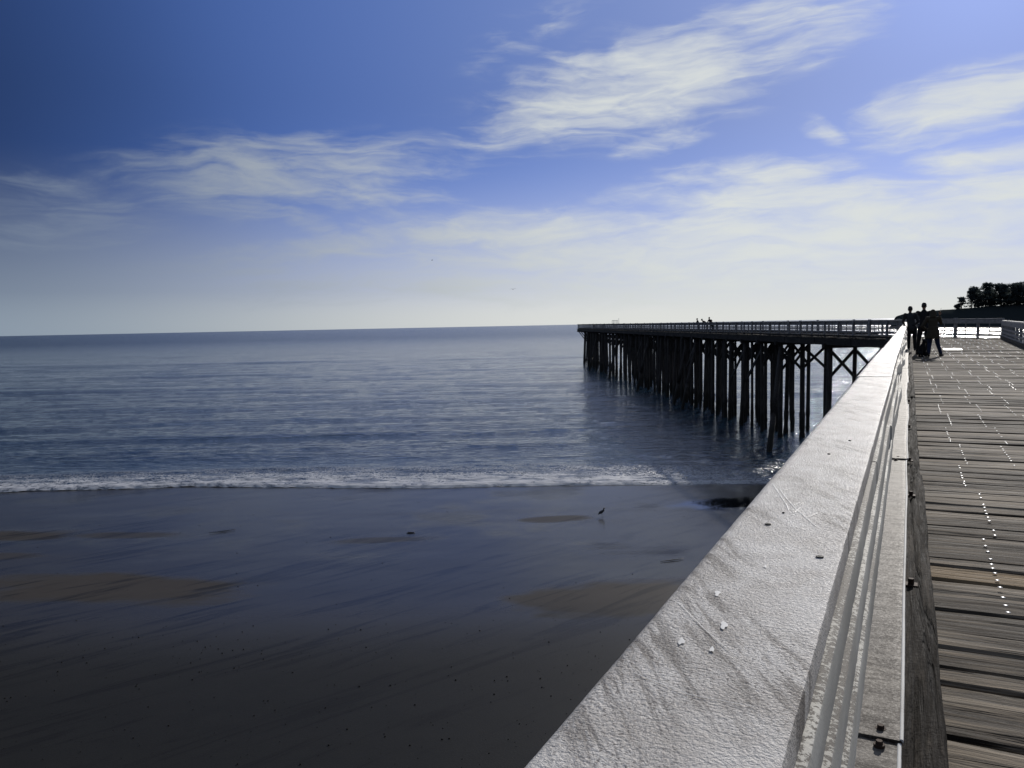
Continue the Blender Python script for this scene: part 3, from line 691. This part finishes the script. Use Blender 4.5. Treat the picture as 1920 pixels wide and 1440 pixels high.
# countersunk bolt holes, scratches and droppings on the cap
M_hole = mat_flat('dark_hole', (.02, .018, .016), .7); M_scr = mat_flat('bare_scratch', (.66, .64, .61), .5); M_drop = mat_flat('white_dropping', (.74, .72, .68), .6)
ZC = ZT+.0006
for (x, yy, r) in ((-.1756, 1.165, .0042), (-.0934, 1.025, .0046), (-.165, 1.243, .0018), (-.122, 2.05, .003), (-.150, 1.83, .003)):
    b_ = MB(); b_.tube([(x, yy, ZC-.004), (x, yy, ZC+.0012)], [r, r], 14); b_.tube([(x, yy, ZC+.0012), (x, yy, ZC+.0016)], [r*.55, r*.4], 6); child(b_, 'bolt_hole', M_hole, False, None, nr)
def scr(pts, wd=.0006):
    sm = MB()
    sm.tube([(x, y, ZC+.0002) for x, y in pts], [wd]*len(pts), 6, (1, .22)); child(sm, 'scratch', M_scr, False, None, nr)
scr([(-.213, 1.462), (-.168, 1.30), (-.160, 1.262)]); scr([(-.195, 1.42), (-.178, 1.359), (-.151, 1.275), (-.1125, 1.177)])
scr([(-.186, 1.41), (-.176, 1.44)]); scr([(-.1555, 1.265), (-.1465, 1.288), (-.150, 1.252)]); scr([(-.172, 1.345), (-.150, 1.33), (-.158, 1.30)]); scr([(-.1285, 1.228), (-.118, 1.262)])
scr([(-.21, .80), (-.17, .74), (-.14, .70)], .0004); scr([(-.20, .62), (-.15, .60), (-.10, .60)], .0004)
for i, (x, yy, L, wd) in enumerate(((-.179, .844, .022, .0042), (-.154, .755, .024, .005), (-.181, .701, .018, .0045), (-.152, .694, .014, .003), (-.1475, .960, .014, .0025))):
    b_ = MB(); rr = random.Random(i); n_ = 22; vs = [(x, yy, ZC+.0004)]
    for j in range(n_):
        a_ = 2*math.pi*j/n_; q = .8+.16*math.sin(3*a_+i)+.10*math.sin(5*a_+2*i)+rr.uniform(-.05, .05); vs.append((x+wd*.8*q*math.cos(a_)-.12*L*q*math.sin(a_)*.5, yy+L*.5*q*math.sin(a_), ZC+.0003))
    b_.add(vs, [(0, j+1, (j+1) % n_+1) for j in range(n_)])
    child(b_, 'dropping', M_drop, True, None, nr)

# ---------------------------------------------------------------- things on the deck and the sand
b_ = MB(); b_.box((1.63, 37.6, dzone(37.6)+.016), (.66, 1.7, .012), None, 0, .003)  # thin flat white slab, seen as one bright strip across the deck
tag(b_.build('white_slab', mat_flat('glossy_white', (.8, .8, .78), .4)), 'bright white slab lying flat on the deck beyond the three people', 'board')
def at_shore(x, y, z=0.): return shore @ Vector((x, y, z))
def sandz(x, y): return (52.3-y)*.010-.05
M_dark = mat_flat('dark_wood', (.03, .025, .02), .6)
for (x, y, L, a, lab) in ((6.7, 33.6, 1.15, .35, 'thin dark driftwood stick on the wet sand near the railing'), (-15., 40.4, 1.3, .5, 'dark strand of kelp on wet sand left of centre'), (-5.2, 39.3, .42, .1, 'small dark lump of kelp on the wet sand in mid beach')):
    m = MB(); pts = []; rr = random.Random(int(L*10))
    for j in range(9): t = j/8-.5; pts.append(at_shore(x+t*L*math.cos(a), y+t*L*math.sin(a)+rr.uniform(-.02, .02), sandz(x, y)+.015+rr.uniform(0, .015)))
    m.tube(pts, [(.022 if L > .5 else .035)*(1.1-abs(j/4-1)*.7) for j in range(9)], 7)
    tag(m.build('driftwood' if 'drift' in lab else 'kelp', M_dark, None, True), lab, 'driftwood' if 'drift' in lab else 'kelp')
m = MB(); rr = random.Random(5)
for i in range(1100):
    if i < 850: yy = rr.uniform(14, 27); 
    else: yy = rr.uniform(24, 47)
    xx = rr.uniform(-.72, .45)*yy
    if vnoise(np.array([xx*.25]), np.array([yy*.4]), 4)[0] < .4 and rr.random() < .8: continue
    r = rr.choice([.007, .008, .010, .013, .02])
    p = at_shore(xx, yy, sandz(xx, yy)+.0); m.ell(p, (r*rr.uniform(.8, 1.6), r, r*.7), None, 6, 4)
tag(m.build('pebbles', mat_flat('dark_pebbles', (.022, .02, .018), .9), None, True), 'small dark pebbles and weed scraps scattered over the sand', 'pebbles', None, 'stuff')

# ---------------------------------------------------------------- people
def remesh(o, vox, sm_=6):
    md = o.modifiers.new('remesh', 'REMESH'); md.mode = 'VOXEL'; md.voxel_size = vox; md.use_smooth_shade = True
    s2 = o.modifiers.new('smooth', 'SMOOTH'); s2.factor = .5; s2.iterations = sm_
M_black = mat_flat('black_cloth', (.016, .016, .018), .85); M_hair = mat_flat('dark_hair', (.012, .010, .009), .6)
M_jeans = mat_flat('dark_blue_jeans', (.024, .034, .07), .85); M_coat = mat_flat('dark_brown_coat', (.055, .045, .032), .85); M_jack = mat_flat('dark_grey_jacket', (.035, .038, .04), .8); M_shoe = mat_flat('black_shoe', (.02, .018, .017), .6)
def V(*a): return Vector(a)
def person(label, loc, rz, J, mt, ml, vox=.011, coat=False, hood=False, group=None, fingers=True, held=None):
    """J: joint positions in metres: hip, chest, neck, head, and per side shoulder, elbow, wrist, hand direction, hipj, knee, ankle, toe"""
    root = empty('person', loc, rz); tag(root, label, 'person', group)
    b = MB(); hip, ch, nk, hd = (V(*J[q]) for q in ('hip', 'chest', 'neck', 'head'))
    b.cap(hip, ch, .125, .135, 12); b.cap(ch, nk-V(0, 0, .04), .13, .07, 12); b.cap(nk-V(0, 0, .05), hd-V(0, 0, .04), .055, .055)
    up = (hd-nk).normalized(); b.ell(hd, (.075, .095, .118)); fw = V(*J.get('face', (0, 1, 0))).normalized(); rt = fw.cross(V(0, 0, 1)).normalized()
    b.ell(hd+fw*.03-V(0, 0, .05), (.052, .06, .06)); b.cap(hd+fw*.085+V(0, 0, .01), hd+fw*.112-V(0, 0, .025), .009, .015, 8)
    b.cap(hd+fw*.088-V(0, 0, .062)-rt*.018, hd+fw*.088-V(0, 0, .062)+rt*.018, .008, .008, 6)
    for s_ in (-1, 1):
        b.ell(hd+rt*(.078*s_)-V(0, 0, .01), (.012, .02, .032))
        b.ell(hd+rt*(.03*s_)+fw*.083+V(0, 0, .018), (.014, .01, .008), None, 8, 6)
    arms = MB(); legs = MB(); shoes = []
    for s_, q in ((-1, 'l'), (1, 'r')):
        sh, e, wr, hdv, hj, kn, an, to = (V(*J[q+x]) for x in ('sh', 'el', 'wr', 'hd', 'hj', 'kn', 'an', 'to'))
        b.cap(ch+V(0, 0, .04), sh, .075, .062); b.cap(sh, e, .052, .040); b.cap(e, wr, .040, .026)
        hdv = hdv.normalized(); side = hdv.cross(V(0, 0, 1) if abs(hdv.z) < .9 else V(0, 1, 0)).normalized(); nrm = side.cross(hdv)
        palm = wr+hdv*.05
        for a in (-.022, -.007, .008, .022): b.cap(wr+side*a*.6, wr+hdv*.085+side*a, .014, .013, 6)
        if fingers:
            for a, L in ((-.027, .060), (-.009, .075), (.009, .07), (.027, .055)):
                k0 = wr+hdv*.085+side*a; k1 = k0+(hdv*.8-nrm*.5).normalized()*L*.55; k2 = k1+(hdv*.35-nrm*.9).normalized()*L*.45
                b.cap(k0, k1, .0095, .009, 6); b.cap(k1, k2, .009, .008, 6)
            t0 = wr+hdv*.03-side*.03; b.cap(t0, t0-side*.028+hdv*.03, .012, .010, 6); b.cap(t0-side*.028+hdv*.03, t0-side*.03+hdv*.055-nrm*.01, .010, .009, 6)
        b.cap(hip+V(.02*s_, 0, -.02), hj, .11, .095); b.cap(hj, kn, .088, .058); b.cap(kn, kn.lerp(an, .35), .054, .056); b.cap(kn.lerp(an, .35), an, .056, .036); b.cap(an, to, .036, .03)
        arms.cap(ch+V(0, 0, .045), sh, .092, .080); arms.cap(sh, e, .072, .056); arms.cap(e, wr.lerp(e, .08), .056, .042)
        legs.cap(hip+V(.02*s_, 0, 0), hj, .13, .112); legs.cap(hj, kn, .105, .076); legs.cap(kn, an+V(0, 0, .03), .074, .062)
        m = MB(); hl = an-(to-an).normalized()*.04; hl.z = an.z-.045; tt = to.copy(); tt.z = an.z-.05; m.cap(hl, tt, .044, .040, 10); m.cap(an, hl.lerp(tt, .3), .046, .045, 10); shoes.append(m)
    o = b.build('body', M_skin, root, True); remesh(o, vox if not fingers else min(vox, .008), 2)
    arms.cap(hip-V(0, 0, .02), ch, .150, .158, 12); arms.cap(ch, nk-V(0, 0, .06), .155, .095, 12)
    if coat: arms.tube([hip+V(0, 0, .15), hip, hip-V(0, .0, .26)], [.155, .19, .215], 12)
    o = arms.build('coat' if coat else 'jacket', mt, root, True); remesh(o, vox*1.4)
    legs.cap(hip, hip+V(0, 0, .06), .138, .140, 12)
    o = legs.build('trousers', ml, root, True); remesh(o, vox*1.4)
    for m in shoes: o = m.build('shoe', M_shoe, root, True); remesh(o, vox)
    hr = MB(); hr.ell(hd+V(0, 0, .028)-fw*.022, (.090, .100, .104))
    if hood: hr.ell(hd-fw*.035-V(0, 0, .03), (.112, .11, .15)); hr.cap(nk-fw*.05, hd-fw*.05, .1, .09)
    o = hr.build('hood' if hood else 'hair', mt if hood else M_hair, root, True); remesh(o, vox*1.2)
    if held: 
        m = MB(); m.cap(V(*held[0]), V(*held[1]), .007, .005, 6); m.build('fishing_rod_tip' if False else 'thin_stick', M_dark, root)
    return root
std = dict(lhj=(-.10, 0, .90), lkn=(-.13, .03, .48), lan=(-.15, -.02, .09), lto=(-.17, .13, .05), rhj=(.10, 0, .90), rkn=(.13, .03, .48), ran=(.16, -.02, .09), rto=(.19, .13, .05))
zt = dzone(32)
# left: leans over the cap with the left arm along it, one foot up on the kerb
JL = dict(hip=(0, 0, .86), chest=(-.05, .05, 1.20), neck=(-.06, .07, 1.40), head=(-.06, .09, 1.535), lsh=(-.235, .05, 1.33), lel=(-.31, .18, 1.08), lwr=(-.24, .36, .93), lhd=(.2, .9, -.1), rsh=(.13, .03, 1.33), rel=(.235, .02, 1.08), rwr=(.13, .22, .98), rhd=(-.7, .7, 0),
          lhj=(-.09, 0, .82), lkn=(-.10, .09, .47), lan=(-.10, -.03, .09), lto=(-.11, .12, .05), rhj=(.09, 0, .82), rkn=(.11, .06, .47), ran=(.12, -.06, .09), rto=(.14, .09, .05))
person('person in a dark jacket leaning on the end of the white railing cap', (.10, 31.6, zt+.19), R(3), JL, M_jack, M_black).scale = (.88, .95, .95)
JM = dict(hip=(0, 0, .96), chest=(0, .02, 1.33), neck=(0, .03, 1.56), head=(.0, .05, 1.705), lsh=(-.20, .02, 1.47), lel=(-.36, .05, 1.33), lwr=(-.42, -.02, 1.20), lhd=(-.5, -.3, -.6), rsh=(.20, .02, 1.47), rel=(.38, .06, 1.36), rwr=(.30, .02, 1.26), rhd=(.2, -.3, -.8), **{**std, 'lhj': (-.1, 0, .93), 'rhj': (.1, 0, .93)})
JM['lan'] = (-.20, -.02, .09); JM['lto'] = (-.23, .13, .05); JM['lkn'] = (-.16, .03, .49)
person('tallest person in black standing in the middle with arms round the others', (.50, 33.2, zt), R(0), JM, M_black, M_black).scale = (1.0, 1.0, 1.04)
JR = dict(hip=(0, 0, .88), chest=(-.01, .04, 1.20), neck=(-.02, .06, 1.39), head=(-.02, .10, 1.50), lsh=(-.18, .03, 1.31), lel=(-.34, -.02, 1.05), lwr=(-.20, .08, .92), lhd=(.7, .3, -.3), rsh=(.17, .05, 1.32), rel=(.235, .20, 1.14), rwr=(.185, .26, 1.42), rhd=(0, .0, 1), lhj=(-.09, 0, .84), lkn=(-.10, .04, .46), lan=(-.12, -.10, .09), lto=(-.16, .04, .05), rhj=(.09, 0, .84), rkn=(.14, .08, .46), ran=(.24, .10, .09), rto=(.30, .23, .05), face=(-.2, 1, 0))
person('person in a long brown coat and blue jeans raising one hand on the right', (.76, 31.3, zt), R(-4), JR, M_coat, M_jeans, coat=True, hood=True, held=((.19, .26, 1.47), (.225, .26, 1.66)))
# dog sitting at their feet
dg = MB(); dg.cap((0, 0, .16), (.02, .10, .36), .13, .10, 12); dg.cap((.02, .10, .36), (.03, .17, .50), .08, .06); dg.ell((.03, .20, .55), (.065, .08, .065)); dg.cap((.03, .24, .54), (.03, .33, .515), .038, .026)
for s_ in (-1, 1):
    dg.cap((.03+.045*s_, .17, .58), (.03+.055*s_, .155, .66), .026, .008, 8); dg.cap((.02+.06*s_, .14, .34), (.02+.065*s_, .17, .03), .036, .024); dg.cap((.065*s_+.02, .17, .025), (.02+.065*s_, .22, .02), .026, .022)
    dg.cap((.08*s_, 0, .14), (.12*s_, .12, .12), .085, .045); dg.cap((.12*s_, .12, .1), (.11*s_, -.01, .03), .035, .025); dg.cap((.11*s_, -.01, .025), (.11*s_, .12, .02), .025, .022)
dg.cap((0, -.10, .06), (-.10, -.30, .03), .03, .014)
o = dg.build('dog', M_black, None, True); o.location = (.42, 31.0, zt+.006); o.rotation_euler = (0, 0, R(-150)); remesh(o, .012); tag(o, 'small dark dog sitting on the deck at the feet of the three people', 'dog')
# people far out on the pier, leaning on its rail
base = {**JM}
def fper(label, u, v, rz, lean, hgt):
    J = {}
    for kk_, p in base.items():
        x, y, z = p; 
        if z > .8 and kk_[1:] not in ('hd',): y = y+(z-.9)*math.tan(R(lean)); z = .9+(z-.9)*math.cos(R(lean))
        J[kk_] = (x, y, z)
    J['lel'] = (-.26, J['chest'][1]+.12, J['chest'][2]-.10); J['lwr'] = (-.16, J['chest'][1]+.32, max(1.10, J['chest'][2]-.10)); J['lhd'] = (.2, 1, 0)
    J['rel'] = (.26, J['chest'][1]+.12, J['chest'][2]-.10); J['rwr'] = (.16, J['chest'][1]+.32, max(1.10, J['chest'][2]-.10)); J['rhd'] = (-.2, 1, 0)
    p = farp(u, v); r_ = person(label, p, rz, J, M_black, M_black, vox=.025, fingers=False); r_.scale = (hgt,)*3; return r_
fper('distant person in dark clothes standing alone at the far pier rail', .55, 48.5, AZF+R(90), 8, .96)
fper('distant person bending forward over the far pier rail beside a taller one', .55, 44.6, AZF+R(55), 38, 1.0)
fper('distant taller person leaning on the far pier rail between two others', .6, 43.2, AZF+R(120), 20, 1.03)
fper('distant smallest person, just head and shoulders above the far pier rail', .5, 42.0, AZF+R(90), 15, .82)
# white frame at the tip
wf = MB(); M_wf = mat_flat('white_metal', (.7, .7, .7), .4)
q0 = farp(.6, LF-50.); root = empty('metal_frame', q0, AZF-R(90)); tag(root, 'small white metal ladder frame with a thin mast near the pier tip', 'frame')
for i in range(5): wf.beam((0, .28*i, 0), (0, .28*i, 1.85), .07, .05)
wf.beam((0, -.03, 1.85), (0, 1.15, 1.85), .07, .07); wf.build('rails', M_wf, root)
mm = MB(); mm.tube([(0, 1.35, 0), (0, 1.35, 2.3)], [.04, .03], 6); mm.build('mast', M_wf, root)

# gull on the sand, two more in the air
def gull(label, loc, rz, fly=False):
    root = empty('gull', loc, rz); tag(root, label, 'bird')
    b = MB()
    if not fly:
        b.cap((0, -.03, .20), (.0, .10, .28), .072, .060, 12); b.cap((0, -.08, .18), (0, -.24, .12), .05, .014); b.cap((0, .12, .30), (0, .145, .385), .040, .034); b.ell((0, .155, .405), (.036, .045, .036))
        for s_ in (-1, 1): b.cap((.025*s_, .02, .16), (.025*s_, .03, .01), .008, .006, 6); b.cap((.025*s_, .03, .008), (.03*s_, .08, .006), .008, .006, 6)
    else:
        b.cap((0, -.16, 0), (0, .16, .02), .03, .05, 10); b.ell((0, .24, .03), (.035, .05, .035))
    o = b.build('body', mat_flat('gull_grey', (.05, .05, .055), .7), root, True); remesh(o, .007)
    bk = MB(); y0, z0 = (.195, .40) if not fly else (.28, .03); bk.cap((0, y0, z0), (0, y0+.055, z0-.012), .012, .005, 6); bk.build('beak', mat_flat('beak', (.2, .13, .04), .5), root)
    if not fly:
        ww = MB()
        for s_ in (-1, 1): ww.ell((.055*s_, -.03, .225), (.022, .15, .055), Matrix.Rotation(R(24), 3, 'X'))
        ww.build('wing', mat_flat('gull_wing', (.028, .028, .032), .7), root, True)
        br = MB(); br.ell((.0, .152, .30), (.046, .030, .045)); br.build('breast', mat_flat('white_feather', (.75, .75, .75), .6), root, True)
    else:
        for s_ in (-1, 1):
            ww = MB(); ww.tube([(0, .03, .02), (.25*s_, .08, .14), (.62*s_, -.02, .06)], [.09, .075, .01], 6, (1, .16)); ww.build('wing', mat_flat('gull_wing', (.1, .1, .1), .7), root, True)
g = at_shore(4.65, 42.1, sandz(0, 42.1)+.01); gull('dark gull with a pale breast standing on the wet sand', g, PSI-R(62))
gull('tiny gull flying low over the horizon, the nearer of two', (-58, 118, 16.2), R(40), True)
gull('tiny gull flying higher, to the left over the sea', (-107, 172, 27.), R(-50), True)

# ---------------------------------------------------------------- headland with its trees
M_land = mat_flat('dark_scrub', (.035, .042, .042), .9)
def land(px): return None
def hx(X):                                  # crest height along the headland
    return float(np.interp(X, [380, 383, 387, 394, 408, 425, 443, 470, 520, 620, 800, 1100], [-3, 4, 11.5, 13.6, 15.6, 16.6, 17.5, 19.5, 22, 25, 30, 34]))
xs = np.unique(np.concatenate([np.arange(376, 470, 1.5), np.arange(470, 1300, 8)])); ys = np.arange(700, 1100, 9.)
X, Y = np.meshgrid(xs, ys); Hh = np.vectorize(hx)(X-.49*(Y-807).clip(0)); t = np.clip((Y-772-14*fbm(X*.03, X*0, 3, 6))/26, 0, 1); b_ = np.clip((1090-Y)/120, 0, 1)
Z = -3+(Hh+3)*np.power(t, .55)*b_+1.8*fbm(X*.06, Y*.06, 4, 8)*t+.9*fbm(X*.4, Y*.1, 2, 18)*t
o = grid_mesh('headland', np.stack([X, Y, Z], -1), M_land); o.matrix_world = shore; tag(o, kind='structure')
leafm = [mat_leaf('cypress_foliage', (.06, .08, .085), (.10, .12, .115)), mat_leaf('pine_foliage', (.06, .08, .085), (.10, .12, .115))]
M_bark = mat_flat('dark_bark', (.03, .025, .02), .9)
def tree(label, X, Y, ht, wd, kind, seed, low=.35):
    rr = random.Random(seed); base = Vector((X, Y, hx(X)-1.2)); root = empty('cypress_tree', shore @ base); root.rotation_euler = (0, 0, PSI); tag(root, label, 'tree', 'trees along the headland')
    tr = MB(); lean = rr.uniform(-.06, .06)
    pts = [(lean*ht*t*t+.25*math.sin(t*5+seed), 0, ht*.9*t) for t in (0, .25, .5, .75, 1)]; tr.tube(pts, [.55, .46, .38, .26, .10], 7)
    cl = []; n = int(16+wd*2.2)
    for i in range(n):
        t = low+(1-low)*rr.random()**.8; prof = max(.62, math.sin(math.pi*min(1, (t-low)/(1-low)*.62+.34))) if kind else 1.-abs(t-.82)*1.3
        rad = wd/2*max(.25, prof); a = rr.uniform(0, 6.28); q = rad*math.sqrt(rr.random())*.85
        c = Vector((pts[-1][0]*t+q*math.cos(a), q*math.sin(a), ht*t-rr.random()*.5)); sz = rr.uniform(1.0, 2.0)*(.55+wd/22); cl.append((c, sz))
        s0 = Vector((pts[-1][0]*t*t, 0, max(ht*low*.6, c.z-q*.8))); tr.tube([s0, c], [.16, .05], 5)
    lf = MB()
    for c, sz in cl:
        for _ in range(46):
            d = Vector((rr.gauss(0, 1), rr.gauss(0, 1), rr.gauss(0, .42))); d = d.normalized()*rr.random()**.4; p = c+Vector((d.x*sz*1.2, d.y*sz*1.2, d.z*sz*.95))
            s_ = rr.uniform(.28, .62); u = Vector((rr.gauss(0, 1), rr.gauss(0, 1), rr.gauss(0, .5))).normalized(); v_ = u.cross(Vector((rr.gauss(0, 1), rr.gauss(0, 1), rr.gauss(0, 1)))).normalized()
            lf.add([p-u*s_-v_*s_*.5, p+u*s_-v_*s_*.5, p+u*s_*.7+v_*s_*.6, p-u*s_*.7+v_*s_*.6], [(0, 1, 2, 3)])
    tr.build('trunk', M_bark, root, True); lf.build('crown', leafm[kind], root)
TR = [(449.5, 800, 12.5, 8.5, 0, .40, 'small flat topped cypress at the seaward end of the headland grove'), (447, 803, 6.5, 6, 1, .1, 'low bush-like tree below the small flat topped cypress'),
 (460.5, 802, 20.5, 9, 0, .45, 'lone taller cypress second from the seaward end of the grove'), (466, 806, 22, 9, 0, .50, 'slim cypress with bare trunk showing sky beside it'),
 (473, 800, 25, 14, 1, .35, 'tallest tree of the headland grove, round topped'), (479, 803, 24.5, 13, 1, .3, 'broad tree just right of the tallest tree of the grove')]
rr0 = random.Random(12); xx = 484
for i in range(24): TR.append((xx, 800+rr0.uniform(-6, 12), rr0.uniform(22., 23.6)-.025*(xx-484), rr0.uniform(13, 17), 1, .22, None)); xx += rr0.uniform(3.4, 5.2)
for i in range(24): TR.append((472+i*4.1+rr0.uniform(-1, 1), 816+rr0.uniform(0, 8), rr0.uniform(17, 20.5), 14, 1, .05, None))
for i, (a, b, h_, w_, kd, lw, lab) in enumerate(TR):
    if lab is None: lab = 'dark tree in the unbroken front row of the headland grove' if i < 30 else 'shorter dark tree in the back row filling the headland grove'
    tree(lab, a, b, h_, w_, kd, 40+i, lw)
